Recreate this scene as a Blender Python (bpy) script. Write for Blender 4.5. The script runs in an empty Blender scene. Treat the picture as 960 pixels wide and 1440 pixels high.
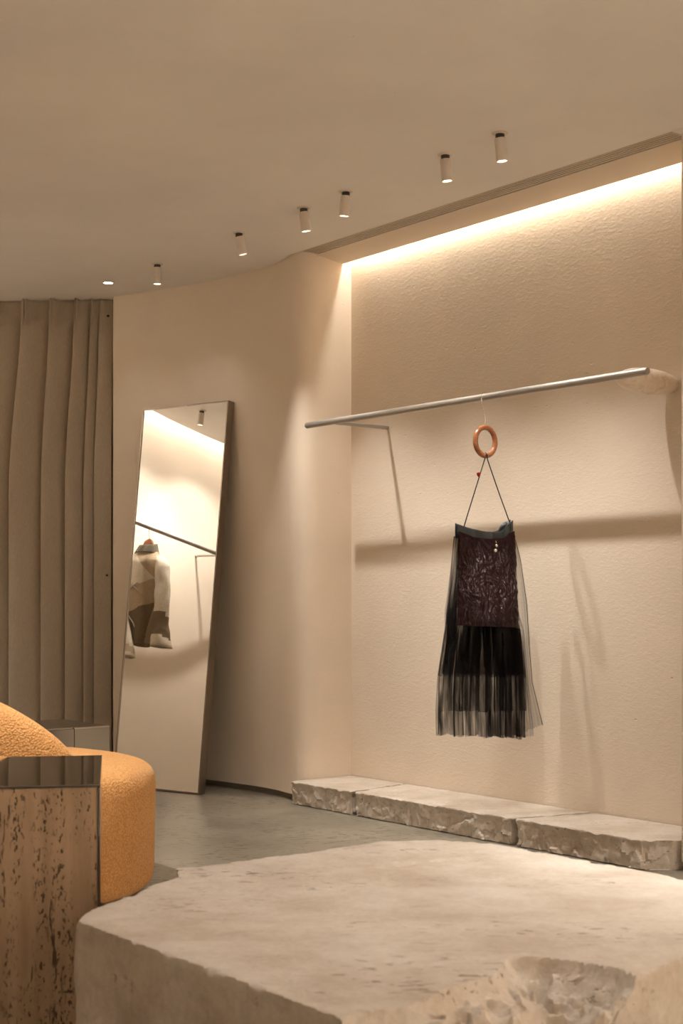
import bpy, bmesh, math, random
from mathutils import Vector, Matrix, noise
R = math.radians
random.seed(4)
sc = bpy.context.scene
col = sc.collection

# ------------------------------------------------------------------ camera, world, exposure
cd = bpy.data.cameras.new('camera'); cam = bpy.data.objects.new('camera', cd); col.objects.link(cam)
cd.sensor_fit = 'AUTO'; cd.sensor_width = 36; cd.lens = 50
cd.shift_y = 125 / 1440
cd.clip_start = 0.05
cam.location = (0, 0, 1.0); cam.rotation_euler = (R(90), 0, 0)
cd.dof.use_dof = True; cd.dof.focus_distance = 6.4; cd.dof.aperture_fstop = 8
sc.camera = cam

WORLD_COL = (1.0, 0.88, 0.74); WORLD_STR = 0.3
w = bpy.data.worlds.new('world'); sc.world = w; w.use_nodes = True
w.node_tree.nodes['Background'].inputs[0].default_value = (*WORLD_COL, 1)
w.node_tree.nodes['Background'].inputs[1].default_value = WORLD_STR
sc.view_settings.view_transform = 'Standard'; sc.view_settings.look = 'None'
sc.view_settings.exposure = 0.14; sc.view_settings.gamma = 1.0
sc.view_settings.use_curve_mapping = False
sc.cycles.transparent_max_bounces = 40
sc.cycles.max_bounces = 10; sc.cycles.diffuse_bounces = 5

SPOT_COL = (1.0, 0.945, 0.88); COVE_COL = (1.0, 0.94, 0.85)
ROOM_FILL_W = 330.0; NICHE_W = 80.0; WALL_W = 4.0; LEFT_W = 70.0; TABLE_FILL_W = 225.0; COVE_W = 7.0; LEFT_STRIP = 175.0

# ------------------------------------------------------------------ helpers
def link(o, parent=None):
    col.objects.link(o)
    if parent: o.parent = parent
    return o

def tag(o, label=None, cat=None, group=None, kind=None):
    if label: o['label'] = label
    if cat: o['category'] = cat
    if group: o['group'] = group
    if kind: o['kind'] = kind
    return o

def empty(name, loc, label, cat, group=None, rz=0):
    o = bpy.data.objects.new(name, None); o.empty_display_size = .1
    o.location = loc; o.rotation_euler = (0, 0, rz)
    link(o); return tag(o, label, cat, group)

class MB:
    """collects geometry for ONE mesh object"""
    def __init__(s): s.v = []; s.f = []; s.mi = []; s.cur = 0
    def add(s, vs, fs):
        b = len(s.v); s.v += [tuple(p) for p in vs]
        for f in fs: s.f.append([i + b for i in f]); s.mi.append(s.cur)
    def box(s, c, d, M=None):
        x, y, z = d[0]/2, d[1]/2, d[2]/2
        vs = [Vector((c[0]+i*x, c[1]+j*y, c[2]+k*z)) for k in (-1, 1) for j in (-1, 1) for i in (-1, 1)]
        if M: vs = [M @ p for p in vs]
        s.add(vs, [(0,2,3,1),(4,5,7,6),(0,1,5,4),(2,6,7,3),(0,4,6,2),(1,3,7,5)])
    def prism(s, pts, z0, z1):
        n = len(pts)
        vs = [(p[0], p[1], z0) for p in pts] + [(p[0], p[1], z1) for p in pts]
        s.add(vs, [tuple(range(n-1, -1, -1)), tuple(range(n, 2*n))] + [(i, (i+1) % n, n+(i+1) % n, n+i) for i in range(n)])
    def grid(s, nu, nv, fn, closed_u=False):
        vs = [fn(i/(nu-1 if not closed_u else nu), j/(nv-1)) for j in range(nv) for i in range(nu)]
        fs = []
        for j in range(nv-1):
            for i in range(nu if closed_u else nu-1):
                i2 = (i+1) % nu
                fs.append((j*nu+i, j*nu+i2, (j+1)*nu+i2, (j+1)*nu+i))
        s.add(vs, fs)
    def tube(s, pts, r, n=12, closed=False, cap=True):
        pts = [Vector(p) for p in pts]; m = len(pts)
        rs = r if isinstance(r, (list, tuple)) else [r]*m
        vs = []; prev = None
        for i, p in enumerate(pts):
            if closed: t = pts[(i+1) % m] - pts[i-1]
            else: t = pts[min(i+1, m-1)] - pts[max(i-1, 0)]
            t.normalize()
            if prev is None:
                a = Vector((0, 0, 1)) if abs(t.z) < .9 else Vector((1, 0, 0))
                nrm = t.cross(a).normalized()
            else:
                nrm = (prev - t*prev.dot(t)).normalized()
            prev = nrm; bn = t.cross(nrm)
            for k in range(n):
                a = 2*math.pi*k/n
                vs.append(p + (nrm*math.cos(a) + bn*math.sin(a))*rs[i])
        fs = []
        for i in range(m if closed else m-1):
            j = (i+1) % m
            for k in range(n):
                k2 = (k+1) % n
                fs.append((i*n+k, i*n+k2, j*n+k2, j*n+k))
        if cap and not closed:
            fs.append(tuple(range(n-1, -1, -1))); fs.append(tuple((m-1)*n+k for k in range(n)))
        s.add(vs, fs)
    def lathe(s, prof, n=32, c=(0,0,0), cap=True):
        vs = []; fs = []
        for r_, z in prof:
            for k in range(n):
                a = 2*math.pi*k/n
                vs.append((c[0]+r_*math.cos(a), c[1]+r_*math.sin(a), c[2]+z))
        for i in range(len(prof)-1):
            for k in range(n):
                k2 = (k+1) % n
                fs.append((i*n+k, i*n+k2, (i+1)*n+k2, (i+1)*n+k))
        if cap:
            fs.append(tuple(range(n-1, -1, -1))); fs.append(tuple((len(prof)-1)*n+k for k in range(n)))
        s.add(vs, fs)
    def build(s, name, mat, parent=None, smooth=False, fix=True, bevel=0):
        me = bpy.data.meshes.new(name); me.from_pydata(s.v, [], s.f)
        for m_ in (mat if isinstance(mat, (list, tuple)) else [mat]): me.materials.append(m_)
        for p, i in zip(me.polygons, s.mi): p.material_index = i
        if fix:
            bm = bmesh.new(); bm.from_mesh(me); bmesh.ops.remove_doubles(bm, verts=bm.verts, dist=1e-6)
            bmesh.ops.recalc_face_normals(bm, faces=bm.faces); bm.to_mesh(me); bm.free()
        if smooth: me.polygons.foreach_set('use_smooth', [True]*len(me.polygons))
        o = bpy.data.objects.new(name, me); link(o, parent)
        if bevel:
            b = o.modifiers.new('bevel', 'BEVEL'); b.width = bevel; b.segments = 3; b.limit_method = 'ANGLE'
        if smooth == 'angle' or bevel:
            me.polygons.foreach_set('use_smooth', [True]*len(me.polygons))
            bm = bmesh.new(); bm.from_mesh(me)
            for e in bm.edges:
                if len(e.link_faces) == 2 and e.calc_face_angle(0) > R(35): e.smooth = False
            bm.to_mesh(me); bm.free()
        return o

def sstep(a, b, x):
    t = min(1, max(0, (x-a)/(b-a))); return t*t*(3-2*t)
def lerp(a, b, t): return a + (b-a)*t
def pl(table, x):
    """piecewise-linear lookup; table sorted by x"""
    if x <= table[0][0]: return table[0][1]
    for (a, va), (b, vb) in zip(table, table[1:]):
        if x <= b: return lerp(va, vb, (x-a)/(b-a))
    return table[-1][1]
def catmull(pts, n=8):
    P = [Vector(p) for p in pts]; P = [P[0]*2-P[1]] + P + [P[-1]*2-P[-2]]
    out = []
    for i in range(1, len(P)-2):
        for k in range(n):
            t = k/n
            out.append(.5*((2*P[i]) + (P[i+1]-P[i-1])*t + (2*P[i-1]-5*P[i]+4*P[i+1]-P[i+2])*t*t + (3*P[i]-P[i-1]-3*P[i+1]+P[i+2])*t**3))
    out.append(P[-2]); return out

# ------------------------------------------------------------------ materials
class NT:
    def __init__(s, name):
        s.m = bpy.data.materials.new(name); s.m.use_nodes = True
        s.t = s.m.node_tree; s.b = s.t.nodes['Principled BSDF']; s.out = s.t.nodes['Material Output']
        s.co = s.n('ShaderNodeTexCoord').outputs['Object']
    def n(s, typ, **kw):
        nd = s.t.nodes.new(typ)
        for k, v in kw.items():
            if k.startswith('_'): setattr(nd, k[1:], v)
            else: nd.inputs[k].default_value = v
        return nd
    def l(s, a, b): s.t.links.new(a, b)
    def mapping(s, scale=(1,1,1), rot=(0,0,0), src=None):
        m = s.n('ShaderNodeMapping'); m.inputs['Scale'].default_value = scale; m.inputs['Rotation'].default_value = rot
        s.l(src or s.co, m.inputs['Vector']); return m.outputs[0]
    def noise(s, scale, detail=4, rough=.55, vec=None, dist=0):
        n = s.n('ShaderNodeTexNoise', Scale=scale, Detail=detail, Roughness=rough, Distortion=dist)
        s.l(vec or s.co, n.inputs['Vector']); return n.outputs['Fac']
    def voro(s, scale, vec=None, feature='F1'):
        n = s.n('ShaderNodeTexVoronoi', Scale=scale, _feature=feature)
        s.l(vec or s.co, n.inputs['Vector']); return n
    def ramp(s, src, stops):
        r = s.n('ShaderNodeValToRGB'); e = r.color_ramp.elements
        while len(e) < len(stops): e.new(.5)
        for el, (p, c) in zip(e, stops):
            el.position = p; el.color = (*c, 1) if isinstance(c, (tuple, list)) else (c, c, c, 1)
        s.l(src, r.inputs[0]); return r.outputs[0]
    def mix(s, fac, a, b, blend='MIX'):
        m = s.n('ShaderNodeMix', _data_type='RGBA', _blend_type=blend)
        for sock, v in ((m.inputs[0], fac), (m.inputs[6], a), (m.inputs[7], b)):
            if isinstance(v, (int, float)): sock.default_value = v
            elif isinstance(v, tuple): sock.default_value = (*v, 1)
            else: s.l(v, sock)
        return m.outputs[2]
    def math(s, op, a, b=0.0):
        m = s.n('ShaderNodeMath', _operation=op)
        for sock, v in ((m.inputs[0], a), (m.inputs[1], b)):
            if isinstance(v, (int, float)): sock.default_value = v
            else: s.l(v, sock)
        return m.outputs[0]
    def bump(s, h, strength, dist=.01, prev=None):
        b = s.n('ShaderNodeBump', Strength=strength, Distance=dist)
        s.l(h, b.inputs['Height'])
        if prev: s.l(prev, b.inputs['Normal'])
        s.l(b.outputs[0], s.b.inputs['Normal']); return b.outputs[0]
    def set(s, **kw):
        for k, v in kw.items():
            k = k.replace('_', ' ')
            if isinstance(v, tuple) and len(v) == 3: v = (*v, 1)
            if hasattr(v, 'is_output'): s.l(v, s.b.inputs[k])
            else: s.b.inputs[k].default_value = v
        return s.m

def plain(name, c, rough=.5, metal=0, **kw):
    n = NT(name); return n.set(Base_Color=c, Roughness=rough, Metallic=metal, **kw)

def plaster(name, c, amp=1.0, pits=1.0):
    n = NT(name)
    big = n.noise(1.1, 5, .6)
    c1 = tuple(x*.94 for x in c); c2 = tuple(min(1, x*1.05) for x in c)
    base = n.ramp(big, [(.3, c1), (.7, c2)])
    # trowel dashes and small pits
    mp = n.mapping((1, 1, 2.6), (0, 0, 0))
    strokes = n.noise(40, 6, .66, mp, .6)
    vor = n.voro(16, n.mapping((1, 1, 1.6)))
    pit = n.ramp(vor.outputs['Distance'], [(.03, 1.0), (.12, 0.0)])
    gate = n.ramp(n.noise(2.6, 3), [(.56, 0.0), (.66, 1.0)])
    pitg = n.math('MULTIPLY', pit, gate)
    rid = n.ramp(n.noise(19, 5, .6, mp, 1.2), [(.50, 0.0), (.60, 1.0)])
    b1 = n.bump(strokes, .17*amp, .010)
    b2 = n.bump(rid, .12*amp, .005, b1)
    inv = n.math('SUBTRACT', 1.0, pitg)
    n.bump(inv, .5*pits, .006, b2)
    cc = n.mix(n.math('MULTIPLY', pitg, .28*pits), base, tuple(x*.5 for x in c))
    # tiny speckles
    vs = n.voro(7.0)
    sp = n.ramp(vs.outputs['Distance'], [(.010, 1.0), (.020, 0.0)])
    cc = n.mix(n.math('MULTIPLY', sp, .6), cc, tuple(x*.35 for x in c))
    return n.set(Base_Color=cc, Roughness=.85, Specular_IOR_Level=.2)

def travertine(name, ca, cb, cdark, rot=(0,0,0), stretch=(1,1,6), rough=.6, pitamt=1.0, bumpamt=1.0):
    n = NT(name)
    mp = n.mapping(stretch, rot)
    bands = n.noise(4, 8, .62, mp, .5)
    fine = n.noise(45, 6, .7)
    base = n.ramp(bands, [(.32, cb), (.5, ca), (.68, tuple(lerp(x, y, .35) for x, y in zip(ca, cb)))])
    base = n.mix(.22, base, n.ramp(fine, [(.3, cdark), (.7, tuple(min(1, x*1.15) for x in ca))]))
    pn = n.noise(30, 4, .6, n.mapping(tuple(x*.6 for x in stretch), rot), .4)
    gate = n.ramp(n.noise(3.2, 4, .6, mp), [(.5, 0.0), (.62, 1.0)])
    pit = n.math('MULTIPLY', n.ramp(pn, [(.60, 0.0), (.68, 1.0)]), gate)
    base = n.mix(n.math('MULTIPLY', pit, .75*pitamt), base, cdark)
    b1 = n.bump(fine, .22*bumpamt, .006)
    n.bump(n.math('SUBTRACT', 1.0, pit), .55*pitamt, .008, b1)
    return n.set(Base_Color=base, Roughness=rough, Specular_IOR_Level=.35)

PLA = (.785, .677, .553)
M = {}
M['plaster'] = plaster('beige_plaster', PLA, .45, .7)
M['plaster_rough'] = plaster('rough_beige_plaster', PLA, 1.0, 1.0)
M['ceil'] = plaster('ceiling_plaster', (.88, .84, .795), .16, .3)
M['dark_recess'] = plain('dark_recess', (.10, .085, .07), .8)
M['base'] = plain('grey_plinth', (.27, .245, .20), .7)
M['vent'] = plain('vent_paint', (.62, .53, .42), .5)
M['vent_dark'] = plain('vent_shadow_backing', (.05, .042, .035), .9)
M['spot_white'] = plain('spotlight_paint', (.72, .64, .56), .45)
M['spot_ring'] = plain('spotlight_joint', (.06, .055, .05), .4, .5)
n = NT('lamp_lens'); M['lens'] = n.set(Base_Color=(.9, .85, .8), Emission_Color=(1, .88, .72), Emission_Strength=9.0)
n = NT('led_strip'); M['led'] = n.set(Base_Color=(.9, .85, .8), Emission_Color=(1, .86, .66), Emission_Strength=10.0)

# floor: honed grey limestone tiles
n = NT('grey_stone_floor')
br = n.n('ShaderNodeTexBrick', Scale=1.0, _offset=.5)
br.inputs['Brick Width'].default_value = 1.1; br.inputs['Row Height'].default_value = .62
br.inputs['Mortar Size'].default_value = .0022; br.inputs['Mortar Smooth'].default_value = .2; br.inputs['Bias'].default_value = 0
br.inputs['Color1'].default_value = (.19, .168, .13, 1); br.inputs['Color2'].default_value = (.32, .285, .222, 1); br.inputs['Mortar'].default_value = (.14, .125, .10, 1)
n.l(n.mapping((1, 1, 1), (0, 0, R(-52))), br.inputs['Vector'])
mot = n.noise(4.0, 8, .68); fine = n.noise(60, 5, .7); big = n.noise(1.3, 4, .6)
c = n.mix(.5, br.outputs['Color'], n.ramp(mot, [(.3, (.125, .110, .083)), (.5, (.225, .20, .152)), (.7, (.33, .297, .232))]))
c = n.mix(.3, c, n.ramp(big, [(.35, (.18, .158, .12)), (.65, (.36, .322, .255))]))
ps = n.noise(1.0, 3, .6, n.mapping((20, 46, 1), (0, 0, R(-40))), .3)
pm = n.math('MULTIPLY', n.ramp(ps, [(.56, 0.0), (.62, 1.0)]), n.ramp(n.noise(2.6, 3), [(.36, 0.0), (.54, 1.0)]))
c = n.mix(n.math('MULTIPLY', pm, .8), c, (.06, .05, .035))
n.bump(n.math('SUBTRACT', fine, n.math('MULTIPLY', pm, .8)), .12, .004)
M['floor'] = n.set(Base_Color=c, Roughness=n.ramp(mot, [(.3, .30), (.7, .45)]), Specular_IOR_Level=.45)

n = NT('cream_limestone')
vein = n.noise(1.0, 8, .62, n.mapping((2.0, 6.5, 14), (R(4), R(-5), R(28))), .6)
clo = n.noise(5.5, 8, .68); fine = n.noise(70, 5, .7)
c = n.ramp(vein, [(.30, (.43, .35, .275)), (.46, (.56, .49, .415)), (.66, (.64, .58, .515))])
c = n.mix(.58, c, n.ramp(clo, [(.34, (.40, .315, .235)), (.50, (.58, .51, .435)), (.68, (.74, .69, .625))]))
c = n.mix(.18, c, n.ramp(fine, [(.3, (.38, .27, .18)), (.7, (.85, .75, .63))]))
pn = n.noise(1.0, 3, .55, n.mapping((28, 70, 80), (0, 0, R(28))), .4)
gate = n.ramp(n.noise(1.0, 4, .6, n.mapping((2.0, 4.5, 9), (0, 0, R(28)))), [(.51, 0.0), (.64, 1.0)])
pit = n.math('MULTIPLY', n.ramp(pn, [(.60, 0.0), (.66, 1.0)]), gate)
c = n.mix(n.math('MULTIPLY', pit, .8), c, (.20, .125, .07))
b1 = n.bump(fine, .35, .006); b2 = n.bump(clo, .35, .014, b1); n.bump(n.math('SUBTRACT', 1.0, pit), .6, .006, b2)
M['stone'] = n.set(Base_Color=c, Roughness=.55, Specular_IOR_Level=.35)
M['stone_bench'] = travertine('golden_limestone', (.70, .60, .46), (.58, .475, .35), (.32, .235, .155), (0, 0, R(-52)), (1, 3, 6), .65, .45, 1.0)
n = NT('vertical_grain_travertine')
st1 = n.noise(1.0, 6, .6, n.mapping((13, 13, .7)), .3); st2 = n.noise(1.0, 4, .6, n.mapping((40, 40, 2.2)))
mo = n.noise(7, 6, .65)
c = n.ramp(st1, [(.30, (.30, .195, .118)), (.48, (.46, .315, .20)), (.70, (.55, .39, .26))])
c = n.mix(.35, c, n.ramp(mo, [(.3, (.30, .20, .125)), (.7, (.58, .42, .285))]))
c = n.mix(.25, c, n.ramp(st2, [(.3, (.26, .17, .105)), (.7, (.60, .44, .30))]))
pn = n.noise(1.0, 2, .5, n.mapping((190, 190, 85)), .2)
gate = n.ramp(n.noise(1.0, 3, .6, n.mapping((30, 30, 2.2))), [(.44, 0.0), (.58, 1.0)])
pit = n.math('MULTIPLY', n.ramp(pn, [(.57, 0.0), (.63, 1.0)]), gate)
pn2 = n.noise(1.0, 2, .5, n.mapping((150, 150, 26)), .4)
gate2 = n.ramp(n.noise(1.0, 3, .6, n.mapping((26, 26, 3.0))), [(.56, 0.0), (.64, 1.0)])
pit = n.math('MAXIMUM', pit, n.math('MULTIPLY', n.ramp(pn2, [(.56, 0.0), (.62, 1.0)]), gate2))
c = n.mix(n.math('MULTIPLY', pit, .85), c, (.055, .032, .018))
b = n.bump(n.noise(90, 4, .7), .12, .003); n.bump(n.math('SUBTRACT', 1.0, pit), .6, .006, b)
M['trav'] = n.set(Base_Color=c, Roughness=.55, Specular_IOR_Level=.35)
M['marble'] = travertine('veined_cream_marble', (.84, .74, .62), (.66, .49, .35), (.36, .22, .13), (R(20), R(30), 0), (5, 5, 9), .4, .35, .5)

n = NT('brushed_steel')
bs = n.noise(60, 3, .6, n.mapping((1, 18, 18), (0, 0, R(52))))
n.bump(bs, .04, .002)
M['steel'] = n.set(Base_Color=(.44, .42, .39), Metallic=1.0, Roughness=.26)
M['steel_table'] = plain('polished_grey_steel', (.27, .258, .25), .05, 1.0)
M['steel_frame'] = plain('bronzed_steel_frame', (.34, .29, .245), .32, 1.0)
n = NT('satin_rail_steel'); n.bump(n.noise(220, 3), .05, .001)
M['rail'] = n.set(Base_Color=(.43, .405, .365), Metallic=1.0, Roughness=.48)
M['hook'] = plain('bright_hook_steel', (.75, .70, .62), .25, 1.0)
M['mirror'] = plain('mirror_silver', (.90, .885, .86), .012, 1.0)
n = NT('orange_brown_wood'); wv = n.noise(24, 5, .6, n.mapping((1, 1, 6)))
M['wood'] = n.set(Base_Color=n.ramp(wv, [(.3, (.24, .075, .025)), (.7, (.42, .15, .055))]), Roughness=.3, Coat_Weight=.4)

n = NT('orange_boucle')
v = n.voro(150); fz = n.noise(210, 3, .7)
c = n.mix(n.ramp(v.outputs['Distance'], [(.1, 0.0), (.7, .8)]), (.80, .445, .185), (.57, .27, .09))
b = n.bump(n.math('SUBTRACT', 1.0, v.outputs['Distance']), .6, .005); n.bump(fz, .25, .003, b)
M['boucle'] = n.set(Base_Color=c, Roughness=.95, Sheen_Weight=.35, Sheen_Roughness=.4, Sheen_Tint=(1, .75, .45), Specular_IOR_Level=.1)

n = NT('taupe_curtain_linen')
tw = n.noise(300, 2, .6, n.mapping((1, 1, .15)))
c = n.ramp(tw, [(.3, (.40, .335, .26)), (.7, (.47, .395, .31))])
n.bump(tw, .08, .001)
M['curtain'] = n.set(Base_Color=c, Roughness=.9, Sheen_Weight=.2, Specular_IOR_Level=.15)

# skirt fabrics
n = NT('crinkled_dark_vinyl')
cr = n.noise(30, 6, .7, n.mapping((1.4, 1.4, .8)), 1.2); cr2 = n.voro(42, n.mapping((1.4, 1.4, .6)))
b = n.bump(cr, .30, .008); n.bump(cr2.outputs['Distance'], .2, .004, b)
M['vinyl'] = n.set(Base_Color=(.011, .0025, .003), Roughness=.20, Specular_IOR_Level=.22, Coat_Weight=.0, Coat_Roughness=.1, Specular_Tint=(1, .85, .82))
n = NT('black_satin_band'); n.bump(n.noise(20, 4), .2, .008)
M['satin'] = n.set(Base_Color=(.020, .024, .026), Roughness=.42, Specular_IOR_Level=.5)
M['cord'] = plain('black_cord', (.02, .017, .014), .6)
M['bead'] = plain('red_glass_bead', (.30, .008, .012), .15)
M['pearl'] = plain('silver_drop', (.85, .85, .85), .12, 1.0)

def tulle(name, lo, hi, stripes=26, fray=True):
    n = NT(name)
    uv = n.n('ShaderNodeTexCoord').outputs['UV']
    st = n.noise(1.0, 4, .65, n.mapping((stripes, 1.1, 1), src=uv), .25)
    op = n.ramp(st, [(.42, lo), (.58, hi)])
    tr = n.n('ShaderNodeBsdfTransparent'); ms = n.n('ShaderNodeMixShader')
    n.l(op, ms.inputs[0]); n.l(tr.outputs[0], ms.inputs[1]); n.l(n.b.outputs[0], ms.inputs[2])
    n.l(ms.outputs[0], n.out.inputs['Surface'])
    return n.set(Base_Color=(.006, .005, .005), Roughness=.9, Specular_IOR_Level=.05)
M['tulle_dense'] = tulle('dense_black_tulle', .40, .985, 11)
M['tulle'] = tulle('black_tulle', .14, .82, 13)
M['tulle_veil'] = tulle('sheer_black_tulle', .20, .42, 9)

# jacket fabrics
def cloth(name, c):
    n = NT(name); t = n.noise(140, 4, .7); n.bump(t, .3, .004); f = n.noise(9, 4); n.bump(f, .35, .02)
    return n.set(Base_Color=n.ramp(t, [(.25, tuple(x*.75 for x in c)), (.75, tuple(min(1, x*1.2) for x in c))]), Roughness=.95, Specular_IOR_Level=.1)
M['j_cream'] = cloth('cream_wool', (.66, .58, .46)); M['j_tan'] = cloth('tan_wool', (.46, .35, .235))
M['j_brown'] = cloth('brown_wool', (.20, .145, .092)); M['j_olive'] = cloth('olive_collar_knit', (.16, .135, .095))

# ------------------------------------------------------------------ the plan of the room
CX, CY = .05, 7.24
ALONG = Vector((.62, -.785, 0)).normalized(); INTO = Vector((.785, .62, 0)).normalized()
CEIL = 2.73
def wp(s, off, z=0.0):
    p = Vector((CX, CY, 0)) + ALONG*s + INTO*off; p.z = z; return p
def wp2(s, off): p = wp(s, off); return (p.x, p.y)

def struct(name, mb, mat, **kw):
    o = mb.build(name, mat, **kw); return tag(o, kind='structure')

# floor
m = MB(); m.box((-.2, 3.0, -.04), (9.0, 12.2, .08)); struct('floor', m, M['floor'])

# niche back wall
m = MB(); m.prism([wp2(-.04, 0), wp2(2.9, 0), wp2(2.9, .14), wp2(-.04, .14)], 0, 2.93); struct('wall_niche', m, M['plaster_rough'])

# long curved wall with the rounded pillar nose beside the niche
N = wp(0, -.33)
side = (wp(0, 0) - N).normalized(); back = Vector((-.33-N.x, 7.29-N.y, 0)).normalized()
A1 = N + side*.13; B1 = N + back*.15
prof = [wp(0, 0)] + [A1*(1-t)**2 + N*2*t*(1-t) + B1*t*t for t in [i/12 for i in range(13)]]
prof += catmull([(B1.x, B1.y, 0), (-.36, 7.325, 0), (-.53, 7.52, 0), (-.805, 7.775, 0), (-1.085, 7.95, 0), (-1.297, 8.08, 0)], 6)[1:]
WALLPROF = [(p.x, p.y) for p in prof]
outer = [(-1.26, 8.6), (.2, 8.6), wp2(.0, .3)]
def curved_wall(name, pts, outer, z0, z1, mat):
    # separate smooth front skin inside one mesh: front strip + back + caps
    m = MB(); n_ = len(pts); allp = list(pts) + list(outer)
    k = len(allp)
    vs = [(p[0], p[1], z0) for p in allp] + [(p[0], p[1], z1) for p in allp]
    fs = [(i, (i+1) % k, k+(i+1) % k, k+i) for i in range(k)] + [tuple(range(k-1, -1, -1)), tuple(range(k, 2*k))]
    m.add(vs, fs)
    return struct(name, m, mat, smooth='angle')
curved_wall('wall_back', WALLPROF, outer, .032, 2.90, M['plaster'])
# recessed dark base under that wall
bp = []
for i, p in enumerate(prof):
    a = prof[max(0, i-1)]; b = prof[min(len(prof)-1, i+1)]; t = (b-a).normalized(); nn = Vector((t.y, -t.x, 0))
    bp.append((p.x + nn.x*.03, p.y + nn.y*.03)) 
m = MB(); allb = bp[1:-1] + [(-1.22, 8.5), (.15, 8.5)]
m.prism(allb, 0, .032); struct('baseboard_back', m, M['base'])

# jamb on the right side of the niche
m = MB(); m.prism([wp2(2.30, -.285), wp2(2.30, .1), wp2(6.6, .1), wp2(6.6, -.285)], .03, 2.90); struct('wall_right', m, M['plaster'], bevel=.012)
m = MB(); m.prism([wp2(2.32, -.26), wp2(2.32, .1), wp2(6.6, .1), wp2(6.6, -.26)], 0, .03); struct('baseboard_right', m, M['base'])

# ceiling plane, ends at the linear vent on the right and at the light slot of the left wall
LW = catmull([(-2.55, 8.45, 0), (-3.02, 7.95, 0), (-3.35, 7.55, 0), (-3.555, 7.27, 0), (-3.757, 6.93, 0), (-3.93, 6.50, 0), (-4.05, 6.0, 0), (-4.12, 5.2, 0), (-4.12, 4.0, 0), (-4.12, 1.0, 0), (-4.12, -2.9, 0)], 6)
def inset(pts, d):
    out = []
    for i, p in enumerate(pts):
        t = (pts[min(i+1, len(pts)-1)] - pts[max(i-1, 0)]).normalized(); out.append((p.x - t.y*d, p.y + t.x*d))
    return out
m = MB()
far = [wp2(-.12, -.32), wp2(-.12, 1.6)]
edge = inset(LW, .10)
m.prism([(edge[-1][0], -3), (5, -3), wp2(5.5, -.32)] + far + [(edge[0][0], 9.4)] + edge, CEIL, CEIL+.06)
m.prism([wp2(2.29, -.325), wp2(5.4, -.325), wp2(5.4, -.20), wp2(2.29, -.20)], CEIL, CEIL+.06)
struct('ceiling', m, M['ceil'])
# soffit between the vent and the light slot, with its lip
m = MB(); L0, L1 = -.02, 2.6
sect = [(-.228, CEIL), (-.055, CEIL-.023), (-.055, CEIL+.04), (-.075, CEIL+.04), (-.085, CEIL+.03), (-.228, CEIL+.03)]
vs = [wp(L0, o, z) for o, z in sect] + [wp(L1, o, z) for o, z in sect]; k = len(sect)
m.add(vs, [tuple(range(k)), tuple(range(2*k-1, k-1, -1))] + [(i, (i+1) % k, k+(i+1) % k, k+i) for i in range(k)])
struct('trim_1', m, M['plaster'])
# top of the light slot
m = MB(); m.prism([wp2(L0, -.24), wp2(L1, -.24), wp2(L1, .02), wp2(L0, .02)], CEIL+.13, CEIL+.16); struct('trim_2', m, M['plaster'])

# wall on the left with its own rail (seen in the leaning mirror)
curved_wall('wall_left', [(p.x, p.y) for p in LW], [(-4.5, -2.9), (-4.5, 8.6)], 0, CEIL+.20, M['plaster'])
m = MB(); m.prism(inset(LW, .14) + inset(LW, -.02)[::-1], CEIL+.17, CEIL+.20); struct('trim_3', m, M['plaster'])
# wall behind the curtain
m = MB(); m.box((-2.2, 8.55, 1.4), (2.2, .1, 2.8)); struct('wall_far', m, M['plaster'])

m = MB(); m.box((-.1, -2.95, 1.4), (8.6, .1, 2.8)); struct('wall_rear', m, M['plaster'])
m = MB(); m.box((4.1, -.4, 1.4), (.1, 5.2, 2.8)); struct('wall_side', m, M['plaster'])

# linear vent along the niche
vent = empty('ceiling_vent', wp(1.1, -.274, CEIL), 'long slim slotted air vent in ceiling above the niche', 'vent')
def local(root, mb):  # world coordinates to the root's local
    o = Vector(root.location); mb.v = [tuple(Vector(p)-o) for p in mb.v]; return mb
m = MB()
for o in (-.3175, -.2305):
    m.prism([wp2(.02, o-.0035), wp2(2.29, o-.0035), wp2(2.29, o+.0035), wp2(.02, o+.0035)], CEIL-.0045, CEIL+.03)
for s in (.02, 2.283):
    m.prism([wp2(s, -.314), wp2(s+.007, -.314), wp2(s+.007, -.234), wp2(s, -.234)], CEIL-.003, CEIL+.03)
local(vent, m).build('frame', M['vent'], vent)
m = MB()
for k in range(4):
    o = -.300 + k*.0175
    m.prism([wp2(.027, o-.0050), wp2(2.283, o-.0050), wp2(2.283, o+.0050), wp2(.027, o+.0050)], CEIL-.0035, CEIL-.0015)
local(vent, m).build('slats', M['vent'], vent)
m = MB(); m.prism([wp2(.02, -.32), wp2(2.29, -.32), wp2(2.29, -.228), wp2(.02, -.228)], CEIL-.0005, CEIL+.035)
local(vent, m).build('backing', M['vent_dark'], vent)

# light strip in the slot
strip = empty('light_strip', wp(1.14, -.030, CEIL+.075), 'glowing warm light strip hidden in ceiling slot washing the niche wall', 'light')
m = MB(); m.prism([wp2(.03, -.040), wp2(2.27, -.040), wp2(2.27, -.022), wp2(.03, -.022)], CEIL+.075, CEIL+.083)
local(strip, m).build('diffuser', M['led'], strip)
m = MB(); m.prism([wp2(.02, -.046), wp2(2.28, -.046), wp2(2.28, -.016), wp2(.02, -.016)], CEIL+.083, CEIL+.13)
local(strip, m).build('channel', M['vent'], strip)
ld = bpy.data.lights.new('strip_light', 'AREA'); ld.shape = 'RECTANGLE'; ld.size = 2.22; ld.size_y = .016; ld.energy = COVE_W; ld.color = COVE_COL
lo = bpy.data.objects.new('strip_light', ld); link(lo, strip); lo.location = (0, 0, -.004); lo.rotation_euler = (0, 0, math.atan2(ALONG.y, ALONG.x))

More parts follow.
